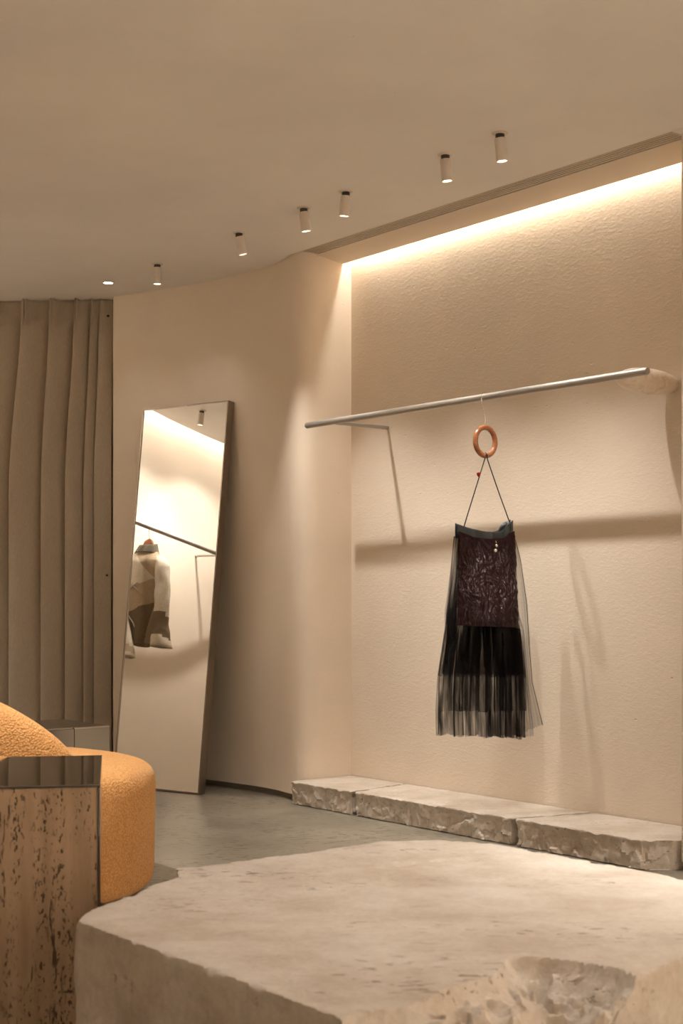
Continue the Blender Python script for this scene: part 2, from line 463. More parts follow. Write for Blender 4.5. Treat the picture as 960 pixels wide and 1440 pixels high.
ls = empty('light_strip', (LW[12].x, LW[12].y, CEIL+.10), 'curved light strip hidden in the ceiling slot above the left wall', 'light')
n = NT('led_strip_left'); M['led_left'] = n.set(Base_Color=(.9, .85, .8), Emission_Color=(*COVE_COL, 1), Emission_Strength=LEFT_STRIP)
k0, k1 = 3, 34
m = MB(); m.prism(inset(LW, .075)[k0:k1] + inset(LW, .055)[k0:k1][::-1], CEIL+.10, CEIL+.106); local(ls, m).build('diffuser', M['led_left'], ls)
m = MB(); m.prism(inset(LW, .080)[k0:k1] + inset(LW, .050)[k0:k1][::-1], CEIL+.106, CEIL+.17); local(ls, m).build('channel', M['vent'], ls)

# ------------------------------------------------------------------ ceiling spotlights
def spotlight(x, y, tilt, aim, watts, label, group=None, cone=68, blend=1.0):
    t = empty('ceiling_spotlight', (x, y, CEIL), label, 'spotlight', group)
    m = MB(); m.lathe([(.0, .0), (.030, .0), (.030, -.003), (.026, -.005), (.0, -.005)], 28, cap=False); m.build('mounting_ring', M['spot_white'], t, smooth='angle')
    m = MB(); m.lathe([(.017, .0), (.017, -.022), (.0135, -.026)], 20, (0, 0, -.004)); m.build('swivel', M['spot_ring'], t, smooth='angle')
    ax = Vector((tilt[0], tilt[1], -1)).normalized(); q = Vector((0, 0, -1)).rotation_difference(ax).to_matrix().to_4x4()
    T = Matrix.Translation((0, 0, -.018)) @ q
    m = MB(); m.lathe([(.010, 0), (.0195, -.001), (.0215, -.004), (.0215, -.084), (.0200, -.086), (.0185, -.084), (.0185, -.078)], 32, cap=False)
    m.v = [tuple(T @ Vector(p)) for p in m.v]; m.build('body', M['spot_white'], t, smooth='angle')
    m = MB(); m.lathe([(.0, -.080), (.0183, -.080), (.0183, -.0795), (.0, -.0795)], 24, cap=False)
    m.v = [tuple(T @ Vector(p)) for p in m.v]; m.build('lens', M['lens'], t)
    l = bpy.data.lights.new('spot_lamp', 'SPOT'); l.energy = watts; l.color = SPOT_COL; l.spot_size = R(cone); l.spot_blend = blend; l.shadow_soft_size = .017
    o = bpy.data.objects.new('spot_lamp', l); link(o, t)
    p = T @ Vector((0, 0, -.088)); o.location = p
    d = Vector(aim) - (Vector((x, y, CEIL)) + p); o.rotation_euler = d.to_track_quat('-Z', 'Y').to_euler()
    return t
SP = 'white cylinder spotlights along the ceiling'
def naim(s, z=.9): return wp(s, 0, z)
spotlight(.586, 5.26, (.10, .06), naim(1.95, -.2), NICHE_W*.58, 'white cylinder ceiling spotlight, nearest the right edge of the photo', SP)
spotlight(.402, 5.51, (.09, .05), naim(1.42, -.2), NICHE_W*.72, 'white cylinder ceiling spotlight, second from the right in the row', SP)
spotlight(.018, 6.007, (-.08, .10), naim(1.08, -.2), NICHE_W*.78, 'white cylinder ceiling spotlight tilted leftwards, third from the right in the row', SP)
spotlight(-.166, 6.257, (.13, .08), naim(.72, -.2), NICHE_W*.26, 'white cylinder ceiling spotlight, fourth from the right, left of the vent end', SP)
spotlight(-.481, 6.68, (.22, .12), naim(.48, .0), NICHE_W*.9, 'white cylinder ceiling spotlight tilted right, above the leaning mirror', SP, cone=64)
spotlight(-.945, 7.30, (0, .03), (-.75, 7.72, .9), WALL_W, 'upright white cylinder ceiling spotlight, farthest left of the cylinders', SP, cone=96)
# recessed downlight
dl = empty('recessed_downlight', (-1.266, 7.72, CEIL), 'small round recessed ceiling downlight beside the curtain top', 'spotlight')
m = MB(); m.lathe([(.026, -.001), (.034, -.001), (.034, -.005), (.026, -.005), (.026, -.001)], 28, cap=False); m.build('trim_ring', M['spot_white'], dl, smooth='angle')
m = MB(); m.lathe([(.0, -.002), (.0255, -.002), (.0255, -.004), (.0, -.004)], 28, cap=False); m.build('lens', M['lens'], dl)
l = bpy.data.lights.new('spot_lamp', 'SPOT'); l.energy = 3; l.color = SPOT_COL; l.spot_size = R(80); l.spot_blend = .8; l.shadow_soft_size = .02
o = bpy.data.objects.new('spot_lamp', l); link(o, dl); o.location = (0, 0, -.012)
# row serving the left wall: the one the mirror shows and its neighbours
spotlight(-2.995, 7.206, (-.12, -.05), (-3.33, 7.60, .4), LEFT_W*.8, 'white cylinder ceiling spotlight seen only in the mirror', SP, cone=108)
spotlight(-3.23, 6.87, (-.12, .05), (-3.76, 6.98, .4), LEFT_W, 'white cylinder ceiling spotlight by the left wall, outside the frame', SP, cone=112)
# added fill lamps over the foreground stone, seating and floor, unseen outside the frame
for x, y, ax_, ay_, p_, lb in [
        (.80, 3.0, .75, 2.9, .26, 'added white cylinder fill spotlight above the right end of the foreground slab, outside the frame'),
        (-.05, 3.3, .0, 3.0, .25, 'added white cylinder fill spotlight above the middle of the foreground slab, outside the frame'),
        (-1.15, 3.85, -1.2, 4.7, 1.15, 'added white cylinder fill spotlight above the side table and chair, outside the frame'),
        (-2.6, 4.2, -2.6, 4.2, .15, 'added white cylinder fill spotlight above the floor left of the chair, outside the frame'),
        (1.65, 3.55, 1.6, 3.6, 1.9, 'added white cylinder fill spotlight above the floor right of the slab, outside the frame'),
        (-1.6, 1.2, -1.6, 1.2, .4, 'added white cylinder fill spotlight above the floor left of the camera, outside the frame'),
        (1.3, .3, 1.3, .3, .8, 'added white cylinder fill spotlight above the floor right of the camera, outside the frame')]:
    spotlight(x, y, (0, 0), (ax_, ay_, .4), TABLE_FILL_W*p_, lb, SP, cone=78)
for x, y, ax_, ay_, lb in [  # unseen wall washers added to raise the room's bounce light
        (-2.4, -1.2, -3.2, -2.9, 'added white cylinder fill spotlight washing the rear wall at left, behind the camera'),
        (.2, -1.2, .2, -2.9, 'added white cylinder fill spotlight washing the middle of the rear wall, behind the camera'),
        (2.4, -1.0, 3.0, -2.9, 'added white cylinder fill spotlight washing the rear wall at right, behind the camera'),
        (2.6, 1.0, 4.1, 1.0, 'added white cylinder fill spotlight washing the right side wall, outside the frame'),
        (-2.6, 2.4, -4.1, 2.4, 'added white cylinder fill spotlight washing the left wall, outside the frame')]:
    spotlight(x, y, (0, 0), (ax_, ay_, 1.5), ROOM_FILL_W*(3.0 if x > 2.5 else 2.0 if x > 2 else .22), lb, SP, cone=110)

spotlight(1.9, 2.7, (-.2, .5), (.62, 5.97, 1.06), 420, 'added white cylinder highlight spotlight aimed at the black skirt, outside the frame', SP, cone=5.4, blend=.9)  # unseen narrow spot added to put a highlight on the vinyl panel

# ------------------------------------------------------------------ leaning mirror
BR = Vector((-.736, 7.326, .004)); BL = Vector((-1.238, 7.69, .004))
ux = (BL-BR).normalized(); ph = Vector((-ux.y, ux.x, 0))
if ph.y < 0: ph = -ph
upv = (ph*.2355 + Vector((0, 0, 2.056))).normalized(); nb = ux.cross(upv)
if nb.y < 0: nb = -nb
mir = empty('leaning_mirror', (BR+BL)/2, 'tall full length mirror in slim metal frame leaning on the wall', 'mirror')
o0 = Vector(mir.location)
W_, H_, D_, F_ = (BL-BR).length, 2.07, .048, .007
def mp_(a, h, d): return BR + ux*a + upv*h + nb*d - o0
def mbox(m, a0, a1, h0, h1, d0, d1):
    vs = [mp_(a, h, d) for d in (d0, d1) for h in (h0, h1) for a in (a0, a1)]
    m.add(vs, [(0,2,3,1),(4,5,7,6),(0,1,5,4),(2,6,7,3),(0,4,6,2),(1,3,7,5)])
m = MB(); mbox(m, 0, F_, 0, H_, 0, D_); mbox(m, W_-F_, W_, 0, H_, 0, D_); mbox(m, F_, W_-F_, 0, F_, 0, D_); mbox(m, F_, W_-F_, H_-F_, H_, 0, D_)
m.build('frame', M['steel_frame'], mir)
m = MB(); mbox(m, F_, W_-F_, F_, H_-F_, .004, .010); m.build('mirror_glass', M['mirror'], mir)
m = MB(); mbox(m, F_, W_-F_, F_, H_-F_, .036, .044); m.build('back_panel', M['dark_recess'], mir)

# ------------------------------------------------------------------ clothes rails
RZ = 1.86
rail = empty('clothes_rail', wp(.287, 0, RZ), 'long round steel clothes rail across the niche, held by a bracket and marble disc', 'clothes rail')
ro = Vector(rail.location)
def rp(s, off, z=RZ): return wp(s, off, z) - ro
m = MB(); m.tube([rp(.068, -.335), rp(.072, -.335), rp(2.185, -.335), rp(2.189, -.335)], [.0135, .015, .015, .0135], 24); m.build('rail', M['rail'], rail, smooth='angle')
m = MB(); m.tube([rp(.287, -.325, RZ-.006), rp(.287, 0.0, RZ-.006)], .0095, 18); m.build('bracket', M['rail'], rail, smooth='angle')
m = MB()
ec = rp(2.045, -.160, RZ-.006)
def ell(u, v):
    a = 2*math.pi*u; b = math.pi*(v-.5)*.999
    x = .170*math.sin(b); rr = math.cos(b)**.9
    return ec + INTO*x + ALONG*(.062*rr*math.cos(a)) + Vector((0, 0, .050*rr*math.sin(a)))
m.grid(40, 30, ell, True); m.build('marble_disc', M['marble'], rail, smooth=True)

lr = empty('clothes_rail', (-3.747, 6.952, RZ), 'dark round clothes rail carrying the jacket, seen in the mirror', 'clothes rail')
lo_ = Vector(lr.location)
rl = [Vector((-2.95, 7.67, RZ)), Vector((-3.036, 7.545, RZ)), Vector((-3.29, 7.18, RZ)), Vector((-3.54, 6.834, RZ)), Vector((-3.66, 6.66, RZ))]
m = MB(); m.tube([p-lo_ for p in (rl[0], rl[-1])], .015, 20); m.build('rail', M['rail'], lr, smooth='angle')
m = MB(); m.tube([Vector((-3.556, 6.815, RZ-.006))-lo_, Vector((-3.775, 6.955, RZ-.006))-lo_], .009, 16); m.build('bracket', M['rail'], lr, smooth='angle')

# ------------------------------------------------------------------ stones
def remeshed(pts, z0, z1, vox):
    m = MB(); m.prism(pts, z0, z1)
    o = m.build('tmp', M['stone']); md = o.modifiers.new('r', 'REMESH'); md.mode = 'VOXEL'; md.voxel_size = vox; md.adaptivity = 0
    dg = bpy.context.evaluated_depsgraph_get()
    me = bpy.data.meshes.new_from_object(o.evaluated_get(dg)); old = o.data
    bpy.data.objects.remove(o); bpy.data.meshes.remove(old); return me
def segd(p, a, b):
    d = b-a; t = max(0, min(1, (p-a).dot(d)/d.length_squared)); return (p-(a+d*t)).length
def inside(p, poly):
    r = False; j = len(poly)-1
    for i in range(len(poly)):
        a, b = poly[i], poly[j]
        if (a[1] > p[1]) != (b[1] > p[1]) and p[0] < (b[0]-a[0])*(p[1]-a[1])/(b[1]-a[1])+a[0]: r = not r
        j = i
    return r
def fbm(p, s, o=5): return noise.fractal(Vector(p)*s, .9, 2.1, o)

def sharpen(me, deg):
    me.polygons.foreach_set('use_smooth', [True]*len(me.polygons))
    bm = bmesh.new(); bm.from_mesh(me)
    for e in bm.edges:
        if len(e.link_faces) == 2 and e.calc_face_angle(0) > R(deg): e.smooth = False
    bm.to_mesh(me); bm.free()
def facets(p, s, seed):
    """height of a fractured surface: tilted planes per cell, so breaks read as chips"""
    q = Vector(p)*s + Vector((seed, seed*.7, 0)); _, pts = noise.voronoi(q)
    c = pts[0]; t = noise.noise_vector(c*3.1 + Vector((seed, 1, 2)))
    return t.dot(q-c)*1.1 + noise.noise(c*2.3)*.6
# big foreground slab
ST = .42
top = [(-.483, 2.578), (-.20, 2.225), (.135, 1.80), (.312, 2.035), (.557, 2.315), (.94, 2.72), (.712, 2.975), (.358, 3.415), (.23, 3.452), (.103, 3.442), (-.10, 3.27), (-.244, 3.165), (-.252, 3.145), (-.361, 3.085), (-.345, 2.985), (-.382, 2.915), (-.431, 2.782), (-.475, 2.66)]
me = remeshed(top, 0, ST, .007)
V2 = [Vector(p) for p in top]
rim = [(V2[i], V2[(i+1) % len(V2)]) for i in range(len(V2))]
chip = [(-.02, 1.95), (.02, 2.005), (.09, 2.03), (.15, 2.115), (.235, 2.20), (.275, 2.325), (.325, 2.315), (.385, 2.285), (.437, 2.245), (.462, 2.19), (.40, 1.95), (.135, 1.7)]
chipl = [(Vector(chip[i]), Vector(chip[i+1])) for i in range(len(chip)-3)]
NRM = [v.normal.copy() for v in me.vertices]
for v, vn in zip(me.vertices, NRM):
    p = v.co.copy(); q = Vector((p.x, p.y)); nz = vn.z
    d = min(segd(q, a, b) for a, b in rim)
    if d < .05 and nz < .8:                         # rough quarry faces
        k = fbm(p, 4, 3)*.006 + fbm(p+Vector((9, 0, 0)), 24, 4)*.0030
        nn = Vector((vn.x, vn.y, 0))
        p += nn*k*sstep(-.02, .08, ST+.02-p.z) - nn*.001
    zt = ST + fbm((p.x, p.y, 0), 9, 4)*.0012
    edge = .002 + .014*max(0, fbm((p.x, p.y, 3), 17, 4)) + .04*max(0, fbm((p.x, p.y, 7), 6, 3)-.28)
    if d < edge: zt -= (edge-d)*.9
    # shallow worn scars on the top
    sc_ = max(0, fbm((p.x*1.0, p.y*2.0, 11), 4, 5)-.5)
    zt -= min(.010, sc_*.03)*(1 if p.y > 2.75 else .3)
    if inside(q, chip):
        cdn = min(segd(q, a, b) for a, b in chipl)
        nn = fbm((p.x, p.y, 5), 11, 6)
        rz = abs(fbm((p.x*1.2, p.y*1.2, 21), 22, 4))
        zt = min(zt, ST - .016*sstep(0, .008, cdn) - .40*cdn - (.022*nn + .030*facets((p.x, p.y*1.3, 0), 26, 3) + .011*facets((p.x, p.y*1.3, 0), 70, 8) + .010)*sstep(0, .03, cdn))
    if p.z > zt: p.z = zt
    elif nz > .8 and p.z > ST-.05: p.z = zt
    v.co = p
sharpen(me, 32)
me.name = 'stone_slab'; o = bpy.data.objects.new('stone_slab', me); link(o)
tag(o, 'large pale limestone slab with broken corner, filling the foreground', 'stone table')

# bench of three slabs at the foot of the niche wall
BH = .113
def bench(name, poly, label, seed):
    pts = [wp2(*p) for p in poly]
    me = remeshed(pts, 0, BH, .0075)
    P = [Vector(p) for p in pts]; rim = [(P[i], P[(i+1) % len(P)]) for i in range(len(P))]
    NRM = [v.normal.copy() for v in me.vertices]
    for v, vn in zip(me.vertices, NRM):
        p = v.co.copy(); q = Vector((p.x, p.y)); off = (p-Vector((CX, CY, 0))).dot(INTO)
        d = min(segd(q, a, b) for a, b in rim)
        nz = vn.z
        if nz < .8 and d < .03 and off < -.02:
            front = 1.0 if off < -.30 else .35
            pp = p + Vector((seed, 0, 0))
            k = .015*facets(pp, 20, seed) + .006*facets(pp, 48, seed+3) + fbm(pp, 6, 3)*.008 - .012
            nn = Vector((vn.x, vn.y, 0))
            p += nn*k*front*sstep(BH+.001, BH-.03, p.z)
        if nz < -.7 and off < -.365: p += INTO*.022; p.z += .003
        zt = BH + fbm((p.x, p.y, seed), 10, 4)*.0015
        e = .003 + .010*max(0, fbm((p.x, p.y, seed+3), 18, 4)) if off < -.01 else 0
        if d < e: zt -= (e-d)*.8
        if p.z > BH-.012 and (nz > .5 or p.z > zt): p.z = min(p.z, zt) if nz < .8 else zt
        v.co = p
    sharpen(me, 30)
    me.name = name; o = bpy.data.objects.new(name, me); link(o)
    return tag(o, label, 'stone bench', 'rough stone bench slabs')
def crack(f, b, seed, n_=9):
    return [(lerp(f, b, i/n_) + (.010*noise.noise(Vector((i*1.3, seed, 0))) if 0 < i < n_ else 0), lerp(-.388, -.004, i/n_)) for i in range(n_+1)]
k1 = crack(.495, .425, 1.0); k2 = crack(1.535, 1.625, 5.0)
g = .009
bench('bench_slab', [(.004, -.004), (.004, -.388)] + [(s-g, o) for s, o in k1], 'left and shortest limestone bench slab, against the pillar corner', 1.5)
bench('bench_slab', [(s+g, o) for s, o in reversed(k1)] + [(s-g, o) for s, o in k2], 'long middle limestone bench slab under the black skirt', 4.5)
bench('bench_slab', [(s+g, o) for s, o in reversed(k2)] + [(2.20, -.388), (2.275, -.30), (2.283, -.12), (2.283, -.004)], 'right limestone bench slab with clipped corner beside the right jamb', 8.5)

# ------------------------------------------------------------------ front travertine side table
tr_ = R(9.2); FT = .60
ft = empty('side_table', (-.525, 3.10, 0), 'travertine block side table with polished steel top, front left', 'side table', None, tr_)
m = MB(); m.box((-.453, .298, .297), (.894, .59, .594)); m.build('travertine_block', M['trav'], ft, bevel=.002)
m = MB(); m.box((-.45, .298, .597), (.90, .596, .006)); m.build('steel_top', M['steel_table'], ft, bevel=.001)
m = MB(); m.box((-.003, .298, .297), (.006, .596, .594)); m.build('steel_side', M['steel_table'], ft, bevel=.001)

# ------------------------------------------------------------------ orange armchair
CC = Vector((-1.155, 4.83, 0)); RR = .52
ch = empty('armchair', CC, 'round orange boucle lounge chair with curved back, seen from behind', 'armchair')
m = MB()
prof_ = [(.0, .03), (.44, .03), (.485, .034), (.503, .046), (.512, .07), (.516, .14), (.519, .22), (.520, .30), (.520, .365), (.517, .395), (.510, .417), (.497, .434), (.475, .447), (.43, .459), (.36, .469), (.25, .478), (.12, .484), (.0, .486)]
pp = [(p.x, p.y) for p in catmull([(a, b, 0) for a, b in prof_], 3)]
m.lathe(pp, 96, cap=False)
m.v = [(x*(1+.012*noise.noise(Vector((x*5, y*5, z*5)))), y*(1+.012*noise.noise(Vector((x*5, y*5, z*5+4)))), z+.004*noise.noise(Vector((x*7, y*7, 2)))) for x, y, z in m.v]
seat = m.build('seat', M['boucle'], ch, smooth=True)
m = MB(); m.lathe([(.0, .0), (.36, .0), (.37, .012), (.37, .04), (.0, .04)], 48, cap=False); m.build('base', M['dark_recess'], ch, smooth='angle')
m = MB()
def backfn(u, v):
    # u sweeps the arc round the near left side, v runs round the padded cross-section
    ang = R(lerp(-43, -262, u))
    e = math.sin(math.pi*min(1, max(0, u)))
    ztop = .40 + .44*max(0, e)**.55
    zbot = .30
    th = .095*max(.05, e)**.35
    a = 2*math.pi*v
    cz = (ztop+zbot)/2; hz = (ztop-zbot)/2
    ca, sa = math.cos(a), math.sin(a)
    z = cz + hz*math.copysign(abs(sa)**.75, sa)
    rr = .455 + .03*(z-.3)/.5 + th*math.copysign(abs(ca)**.8, ca)
    return Vector((rr*math.cos(ang), rr*math.sin(ang), z))
nu, nv = 72, 28
vs = []; fs = []
for i in range(nu):
    for j in range(nv): vs.append(backfn(i/(nu-1), j/nv))
for i in range(nu-1):
    for j in range(nv):
        j2 = (j+1) % nv; fs.append((i*nv+j, i*nv+j2, (i+1)*nv+j2, (i+1)*nv+j))
fs.append(tuple(range(nv))); fs.append(tuple((nu-1)*nv+j for j in range(nv-1, -1, -1)))
m.add(vs, fs); m.build('backrest', M['boucle'], ch, smooth=True)

# ------------------------------------------------------------------ bent steel table behind the chair
K = Vector((-1.073, 6.58, 0)); da = Vector((-.62, .785, 0)).normalized(); db = Vector((-.785, -.62, 0)).normalized()
stb = empty('steel_table', K, 'low bent sheet steel table behind the orange chair, before the curtain', 'table')
def q_(a, b, z): return da*a + db*b + Vector((0, 0, z))
def slab_(m, a0, a1, b0, b1, z0, z1):
    vs = [q_(a, b, z) for z in (z0, z1) for b in (b0, b1) for a in (a0, a1)]
    m.add(vs, [(0,2,3,1),(4,5,7,6),(0,1,5,4),(2,6,7,3),(0,4,6,2),(1,3,7,5)])
m = MB(); slab_(m, .012, .46, 0, .62, .416, .424); m.build('tabletop', M['steel'], stb, bevel=.002)
m = MB()  # sheet that folds over the front edge down to the floor
arc = [(.012+.0, .424)] + [(.012-.012*math.sin(t), .412+.012*math.cos(t)) for t in [R(x) for x in (15, 30, 45, 60, 75, 90)]] + [(0, 0)]
inn = [(.012, .416)] + [(.012-.004*math.sin(t), .412+.004*math.cos(t)) for t in [R(x) for x in (15, 30, 45, 60, 75, 90)]] + [(.008, 0)]
sec = arc + inn[::-1]; k = len(sec)
vs = [q_(a, 0, z) for a, z in sec] + [q_(a, .178, z) for a, z in sec]
m.add(vs, [tuple(range(k)), tuple(range(2*k-1, k-1, -1))] + [(i, (i+1) % k, k+(i+1) % k, k+i) for i in range(k)])
m.build('leg_panel', M['steel'], stb, smooth='angle')
m = MB(); slab_(m, .30, .308, 0, .62, 0, .416); m.build('back_panel', M['steel'], stb)
m = MB(); slab_(m, .02, .46, .612, .62, 0, .416); m.build('side_panel', M['steel'], stb)

# ------------------------------------------------------------------ curtain
cur = empty('curtain', (-1.7, 8.2, 0), 'tall taupe pinch pleated curtain from ceiling to floor at left', 'curtain')
c0 = Vector(cur.location)
XT = lambda px: (px-480)/2000*8.15
vt = [XT(p) for p in (-218, -170, -120, -68, -20, 28, 68, 104, 127, 138, 158)]
vb = [XT(p) for p in (-225, -185, -138, -88, -38, 9, 56, 91, 117, 130.5, 156)]
amp = [.075, .075, .075, .075, .075, .075, .075, .07, .045, .025]
def baseY(x): return 8.165 + (-1.3-x)*.095
def curt(i, ph_, z, back=0):
    h = sstep(2.72, 1.6, z)
    x = lerp(lerp(vt[i], vb[i], h), lerp(vt[i+1], vb[i+1], h), ph_)
    wd = lerp(vt[i+1]-vt[i], vb[i+1]-vb[i], h)
    rise = min(1, ph_/.10); rise = math.sin(rise*math.pi/2)
    low = rise*(1-.97*max(0, (ph_-.10)/.90)**1.9)
    # pinch near the header
    pz = sstep(2.54, 2.66, z)
    pin = math.exp(-((ph_-.16)/.10)**2) - .55*math.exp(-((ph_-.16)/.03)**2)*sstep(2.52, 2.6, z)
    dd = lerp(low,   .10+1.25*pin, pz)*amp[i]
    dd += .006*noise.noise(Vector((x*6, z*1.1, 3)))
    x2 = x - .014*math.sin(math.pi*ph_)*(1-pz)*rise*(1 if wd > .1 else .4)
    return Vector((x2, baseY(x) - dd, z)) - c0
m = MB()
PH = [0, .015, .03, .05, .075, .10, .13, .16, .19, .22, .26, .32, .4, .5, .6, .7, .8, .88, .94, .98]
ZS = [CEIL+.003-.02*k for k in range(24)] + [2.23-.09*k for k in range(25)] + [.012]
cols = [(i, p) for i in range(len(vt)-1) for p in PH] + [(len(vt)-2, 1.0)]
vs = [curt(i, p, z) for z in ZS for i, p in cols]; nc = len(cols)
fs = [(j*nc+i, j*nc+i+1, (j+1)*nc+i+1, (j+1)*nc+i) for j in range(len(ZS)-1) for i in range(nc-1)]
m.add(vs, fs); cl = m.build('cloth', M['curtain'], cur, smooth=True)
sm = cl.modifiers.new('thick', 'SOLIDIFY'); sm.thickness = .003; sm.offset = -1
m = MB(); m.box((-.30, .02, CEIL-.006), (1.9, .03, .012)); m.v = [(x, baseY(x+c0.x)-c0.y+.006+(y-.02)+.03, z) for x, y, z in m.v]; m.build('track', M['dark_recess'], cur)
for px, py in ((152.5, 443.5), (151.0, 809)):
    x = XT(px); z = 1+(845-py)*8.12/2000
    m = MB(); m.lathe([(.0, -.006), (.006, -.005), (.008, 0), (.006, .005), (.0, .006)], 14, cap=False)
    m.v = [(x-c0.x+a, baseY(x)-c0.y-.034+b, z+c) for a, b, c in m.v]; m.build('button', M['cord'], cur, smooth=True)

# ------------------------------------------------------------------ skirt on its ring hanger
HX = Vector((.604, 6.006, 0))
U = INTO.copy(); Wd = ALONG.copy()
def sp_(u, w_, z): return U*u + Wd*w_ + Vector((0, 0, z))
hg = empty('ring_hanger', HX + Vector((0, 0, RZ)), 'round brown wooden ring hanger on a steel hook over the rail', 'hanger')
def rel(v): return v - Vector((0, 0, RZ))
pts = [sp_(-.017*math.cos(R(a)), 0, RZ+.004+.017*math.sin(R(a))) for a in range(180, -40, -12)]
pts = [sp_(.017*math.cos(R(a)), 0, RZ+.001+.0175*math.sin(R(a))) for a in (-25, -8, 10, 28, 46, 64, 82, 100, 118, 136, 154, 172)]
pts += [sp_(-.018, 0, RZ-.012), sp_(-.012, 0, RZ-.04), sp_(.001, 0, RZ-.075), sp_(.004, 0, RZ-.095), sp_(.004, 0, 1.738)]
m = MB(); m.tube([rel(p) for p in catmull(pts, 3)], .0022, 10); m.build('hook', M['hook'], hg, smooth=True)
m = MB(); RC = 1.673; rg = [rel(sp_(.004+.0575*math.cos(a), 0, RC+.0595*math.sin(a))) for a in [2*math.pi*k/56 for k in range(56)]]
m.tube(rg, .0112, 18, closed=True); m.build('ring', M['wood'], hg, smooth=True)

SU = Vector((.93, .37, 0)).normalized(); SW = Vector((.37, -.93, 0)).normalized()
def sp_(u, w_, z):
    u2 = u*.81; return SU*u2 + SW*w_ + Vector((0, 0, 1+(z-1)*(6.006+.30*u)/(6.006+.62*u)))
sk = empty('skirt', HX + Vector((0, 0, 1.30)), 'black skirt of crinkled vinyl over layered tulle hanging from the ring', 'skirt')
def r2(v): return v - Vector((0, 0, 1.30))
def addsurf(name, mat, nu, nv, fn, parent=sk, thick=0):
    m = MB(); m.grid(nu, nv, lambda a, b: r2(fn(a, b))); o = m.build(name, mat, parent, smooth=True, fix=False)
    uvl = o.data.uv_layers.new(name='UVMap')
    for lp in o.data.loops:
        vi = lp.vertex_index; uvl.data[lp.index].uv = ((vi % nu)/(nu-1), (vi//nu)/(nv-1))
    if thick: s_ = o.modifiers.new('thick', 'SOLIDIFY'); s_.thickness = thick; s_.offset = 0
    return o
ztop = [(-.168, 1.320), (-.14, 1.313), (-.087, 1.300), (.0, 1.291), (.06, 1.291), (.090, 1.297), (.100, 1.312), (.115, 1.328), (.16, 1.346)]
zbt = [(-.168, 1.285), (-.09, 1.262), (.0, 1.256), (.09, 1.262), (.12, 1.285), (.16, 1.296)]
def bulge(u, a=.17): return .028*max(0, 1-(u/a)**2)**.5
def band(a, b):
    u = lerp(-.167, .159, a); z = lerp(pl(ztop, u), pl(zbt, u), b)
    return sp_(u, bulge(u, .172) + .004*math.sin(u*60)+ (.010*sstep(.085, .10, u) if u < .13 else .010*sstep(.16, .13, u)), z)
addsurf('waistband', M['satin'], 90, 8, band, thick=.003)
def bandb(a, b):
    u = lerp(-.167, .159, a); return sp_(u, -bulge(u, .172)*.8, lerp(pl(ztop, u)+.004, 1.26, b))
addsurf('back_waistband', M['satin'], 40, 5, bandb, thick=.002)
def panel(a, b):
    zt = 1.275; z0 = .893
    ul = lerp(-.164, -.182, b); ur = lerp(.157, .174, b); u = lerp(ul, ur, a)
    zz = lerp(pl(zbt, u)+.004, lerp(.899, .887, a), b)
    k = noise.fractal(Vector((u*24, zz*15, 1)), .8, 2.2, 5)*.007 + (.5-abs(noise.noise(Vector((u*30+3*noise.noise(Vector((zz*9, u*9, 2))), zz*26, 5)))))*.010 + noise.noise(Vector((u*62, zz*48, 9)))*.0018
    return sp_(u - .024*b, bulge(u, .19)*1.2+.010 + .05*b + k*sstep(0, .08, b), zz)
addsurf('front_panel', M['vinyl'], 110, 130, panel, thick=.002)
# tulle layers: (left edge, right edge) tables over z
def layer(name, mat, lt, rt, zt, zb, w0, fold, nf, seed, nu=150, nv=40):
    def fn(a, b):
        zbv = zb(a) if callable(zb) else zb
        z = lerp(zt, zbv, b)
        g_ = sstep(0, .5, b)
        a2 = a + .022*g_*math.sin(2*math.pi*nf*a*1.0 + seed + 1.2*noise.noise(Vector((a*6, b*1.4, seed))))
        u = lerp(pl(lt, -z), pl(rt, -z), a2)
        w_ = w0*(1-(2*a-1)**2)**.5 if w0 > 0 else w0*(1-(2*a-1)**2)**.5
        w_ -= (.030 if w0 > 0 else 0)*sstep(.86, .96, z)
        w_ += fold*g_*(.35+.65*sstep(.90, .82, z))*(.6*math.sin(2*math.pi*nf*a + seed + 3*noise.noise(Vector((a*5, 1, seed)))) + 1.1*noise.noise(Vector((a*14, b*1.5, seed+2))))
        return sp_(u, w_, z + (.010*noise.noise(Vector((a*9, seed, 1))) + .006*noise.noise(Vector((a*40, seed, 4))))*g_)
    return addsurf(name, mat, nu, nv, fn)
LT = [(-1.275, -.160), (-1.10, -.185), (-.90, -.220), (-.69, -.262), (-.55, -.271), (-.42, -.264)]
RT = [(-1.275, .158), (-1.10, .180), (-.90, .200), (-.69, .228), (-.55, .232), (-.40, .232)]
layer('lining', M['tulle_dense'], LT, RT, 1.27, lambda a: .700-.02*a, .022, .008, 9, .4)
layer('back_lining', M['tulle'], LT, RT, 1.27, lambda a: .690-.02*a, -.045, .008, 8, 2.4)
layer('tulle_layer', M['tulle'], LT, RT, 1.27, lambda a: .545-.02*a, .030, .011, 10, 1.7)
layer('tulle_layer', M['tulle'], LT, RT, 1.27, lambda a: .452-.045*a, .036, .012, 8, 3.1)
layer('tulle_layer', M['tulle'], LT, RT, 1.27, lambda a: .446-.045*a, -.055, .012, 7, 5.2)
# darker gathered right half of the inner layer
RT2 = [(-1.275, .15), (-.9, .19), (-.69, .222), (-.40, .225)]; LT2 = [(-1.275, -.02), (-.9, -.01), (-.69, .015), (-.40, .02)]
layer('gathered_layer', M['tulle_dense'], LT2, RT2, 1.26, lambda a: .43-.015*a, .012, .010, 6, 4.0)
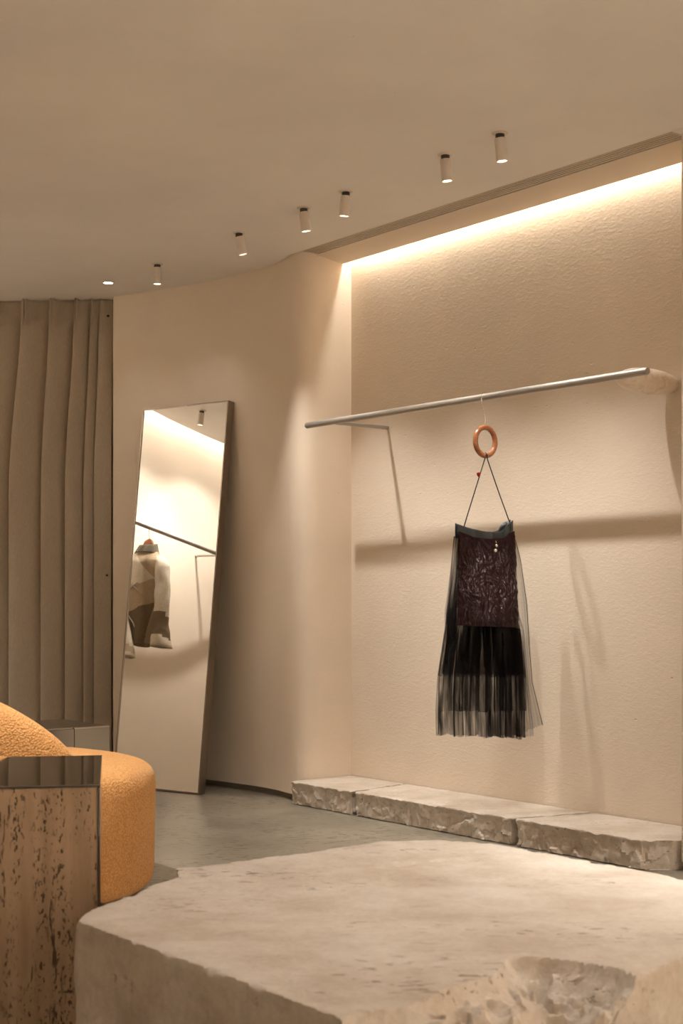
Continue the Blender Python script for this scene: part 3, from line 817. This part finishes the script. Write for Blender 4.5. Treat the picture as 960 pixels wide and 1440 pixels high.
# the loose veil on the right
VR = [(-1.30, .160), (-1.262, .186), (-1.18, .215), (-.985, .253), (-.80, .268), (-.645, .285), (-.456, .348)]
VL = [(-1.30, .150), (-1.262, .150), (-.985, .15), (-.645, .20), (-.43, .22)]
layer('veil', M['tulle_veil'], VL, VR, 1.30, lambda a: .425+.03*a, -.020, .005, 3, .9, 60, 40)
VR2 = [(-1.30, .160), (-1.20, .185), (-.985, .215), (-.645, .255), (-.42, .285)]
layer('veil', M['tulle_veil'], VL, VR2, 1.29, lambda a: .415, .012, .006, 3, 2.2, 60, 40)
m = MB(); m.tube([r2(sp_(pl(VR, -z)-.001, -.004, z)) for z in [1.29-.0208*k for k in range(41)]], .0012, 6); m.build('veil_edge', M['cord'], sk, smooth=True)
m = MB(); m.tube([r2(sp_(pl(LT, -z)+.004*math.sin(z*14), .0, z)) for z in [.9-.0112*k for k in range(41)]], .0016, 6); m.build('hem_edge', M['cord'], sk, smooth=True)
# cords, bead, drops
rb = RC-.0595
for i, (u, z) in enumerate(((-.128, 1.306), (.139, 1.335))):
    sgn = -1 if i == 0 else 1
    pts = [sp_(.004, .0, rb+.0125), sp_(.004+sgn*.004, .012, rb+.002), sp_(.004+sgn*.010, .008, rb-.020), sp_(lerp(.004, u, .5), .008, lerp(rb, z, .5)), sp_(u, .012, z), sp_(u, .014, z-.02)]
    m = MB(); m.tube([r2(p) for p in catmull(pts, 6)], .0026, 8); st_ = m.build('strap', M['cord'], sk, smooth=True)
    if i == 0:
        m = MB(); m.lathe([(.0, -.012), (.005, -.008), (.0085, 0), (.0085, .005), (.004, .008), (.0, .009)], 14, cap=False)
        m.v = [tuple(Vector(p)+r2(sp_(-.040, .008, 1.532))) for p in m.v]; m.build('bead', M['bead'], st_, smooth=True)
m = MB()
for dz, rr in ((.0, .0075), (-.02, .0095)):
    for u0 in ([.034] if dz == 0 else [.028]):
        m2 = [(rr*math.sin(math.pi*k/8), -rr*math.cos(math.pi*k/8)) for k in range(9)]
        b0 = len(m.v); m.lathe(m2, 14, r2(sp_(u0, .052, 1.232+dz)), cap=False)
m.tube([r2(sp_(.036, .040, 1.262)), r2(sp_(.035, .052, 1.242))], .0015, 6)
m.build('charm', M['pearl'], sk, smooth=True)

# ------------------------------------------------------------------ patchwork jacket on the left rail
JH = Vector((-3.196, 7.393, 0)); JU = Vector((.82, -.58, 0)).normalized(); JW = Vector((-.58, -.82, 0)).normalized()*-1
# JW points along the rail toward the mirror side (the side the mirror sees)
if JW.dot(Vector((.96, .16, 0))) < 0: JW = -JW
def jp(u, w_, z): return JU*u + JW*w_ + Vector((0, 0, z))
jhg = empty('clothes_hanger', JH + Vector((0, 0, RZ)), 'orange brown wooden hanger holding the patchwork jacket, seen in the mirror', 'hanger')
pts = [jp(.017*math.cos(R(a)), 0, .001+.0175*math.sin(R(a))) for a in (-20, 5, 30, 55, 80, 105, 130, 155, 175)] + [jp(-.018, 0, -.012), jp(-.012, 0, -.035), jp(0, 0, -.06), jp(0, 0, -.10)]
m = MB(); m.tube(catmull(pts, 3), .0024, 8); m.build('hook', M['hook'], jhg, smooth=True)
m = MB()
def wood_fn(a, b):
    t = 2*math.pi*a; u = lerp(-.12, .12, b); s_ = math.cos(math.pi*(b-.5))**.3*.9+.1 if 0 < b < 1 else .1
    top_ = -.112-.60*abs(u)**1.1+.052*sstep(.06, .035, abs(u)); hh = .020+.022*max(0, 1-abs(u)/.06)
    return jp(u, .012*s_*math.cos(t), top_-hh + hh*s_*math.sin(t))
m.grid(16, 33, wood_fn, True); m.build('shoulders', M['wood'], jhg, smooth=True)

jk = empty('jacket', JH + Vector((0, 0, 1.70)), 'cream tan and brown patchwork jacket hanging on a rail, seen in the mirror', 'jacket')
def jr(v): return v - Vector((0, 0, 1.70))
JMATS = [M['j_cream'], M['j_tan'], M['j_brown']]
hl = [(-1.735, .066), (-1.71, .086), (-1.67, .125), (-1.63, .160), (-1.57, .165), (-1.40, .160), (-1.2, .175), (-1.02, .190), (-.99, .185)]
def body(a, b):
    t = 2*math.pi*a; z = lerp(1.735, 1.04, b)
    h = pl(hl, -z); dpt = .05*sstep(1.73, 1.6, z)+.035
    cu = .03*sstep(1.5, 1.0, z)
    u = cu + h*math.copysign(abs(math.cos(t))**.85, math.cos(t)); w_ = dpt*math.sin(t)
    w_ += .016*noise.noise(Vector((u*7, z*4, 3)))*sstep(1.72, 1.5, z) + .012*math.sin(u*38+z*3)*sstep(1.35, 1.0, z)
    return jr(jp(max(u, -.205), w_, z + .05*sstep(.0, -.2, u)*sstep(1.2, 1.03, z)))
m = MB(); nu, nv = 180, 140; m.grid(nu, nv, body, True)
for fi, f in enumerate(m.f):
    c_ = sum((Vector(m.v[i]) for i in f), Vector())/4; u = c_.dot(JU); z = c_.z+1.70
    wob = .012*noise.noise(Vector((u*14, z*14, 1)))
    up = z > 1.44 + .45*abs(u-.02) + wob                      # shoulder yokes meet in a V
    if up: k = 0 if u < .02 - 1.1*(z-1.62) else 1
    elif z > 1.25 + .5*u + wob: k = 1 if u > -.10 else 0
    else: k = 2 if z > 1.07 - .3*(u-.05) + wob and u < .17 else 1
    m.mi[fi] = k
m.build('body', JMATS, jk, smooth=True)
# seams
def seam(pl_, name='seam'):
    m = MB(); m.tube([jr(jp(u, .085*max(.2, 1-(u/.22)**2)**.5+.006, z)) for u, z in pl_], .004, 6); m.build(name, M['j_cream'], jk, smooth=True)
seam([(-.18, 1.62), (-.1, 1.54), (.0, 1.44), (.1, 1.38)]); seam([(-.17, 1.36), (-.06, 1.40), (.04, 1.46)]); seam([(-.16, 1.26), (-.08, 1.24), (-.02, 1.25), (.06, 1.18), (.10, 1.12)])
# sleeves
def sleeve(axis, rad, squash, bands, seed):
    ax = catmull(axis, 5); nb_ = len(ax); vs = []
    m = MB()
    for i, p in enumerate(ax):
        t = i/(nb_-1); r_ = pl(rad, t)
        for k in range(24):
            a = 2*math.pi*k/24
            q = Vector(p) + Vector((r_*math.cos(a), r_*squash*math.sin(a), .0))
            q.y += .010*noise.noise(Vector((a*1.2, t*7, seed))); q.x += .012*noise.noise(Vector((a, t*8, seed+5)))
            vs.append(jr(jp(q.x, q.y, q.z)))
    fs = []
    for i in range(nb_-1):
        for k in range(24): fs.append((i*24+k, i*24+(k+1) % 24, (i+1)*24+(k+1) % 24, (i+1)*24+k))
    m.add(vs, fs)
    for i in range(len(fs)):
        t = (i//24)/(nb_-1); kk = i % 24
        m.mi[i] = next(c for lim, c in bands if t + .05*math.sin(kk/24*6.28) <= lim)
    o = m.build('sleeve', JMATS, jk, smooth=True); s_ = o.modifiers.new('thick', 'SOLIDIFY'); s_.thickness = .004
    return o
sleeve([(.125, 0, 1.665), (.175, .012, 1.60), (.215, .025, 1.48), (.245, .03, 1.36), (.272, .035, 1.2), (.295, .04, 1.10), (.310, .04, 1.02)], [(0, .03), (.1, .055), (.35, .062), (.7, .064), (1, .085)], .75, [(.62, 0), (.86, 2), (9, 0)], 1)
sleeve([(-.125, .0, 1.655), (-.14, .02, 1.56), (-.13, .07, 1.42), (-.06, .10, 1.25), (.03, .12, 1.08), (.075, .125, .99), (.085, .125, .93)], [(0, .03), (.1, .05), (.4, .058), (.8, .062), (1, .078)], .7, [(.6, 0), (.78, 0), (.92, 1), (9, 0)], 4)
m = MB(); cc_ = []
for i in range(8):
    t = i/7; z = lerp(1.685, 1.755, t)
    for k in range(32):
        a = 2*math.pi*k/32; r_ = lerp(.104, .072, t)
        cc_.append(jr(jp(r_*math.cos(a), .062*math.sin(a)*lerp(1.1, .8, t), z - .016*math.sin(a)*t)))
m.add(cc_, [(i*32+k, i*32+(k+1) % 32, (i+1)*32+(k+1) % 32, (i+1)*32+k) for i in range(7) for k in range(32)])
o = m.build('collar', M['j_olive'], jk, smooth=True); s_ = o.modifiers.new('thick', 'SOLIDIFY'); s_.thickness = .004
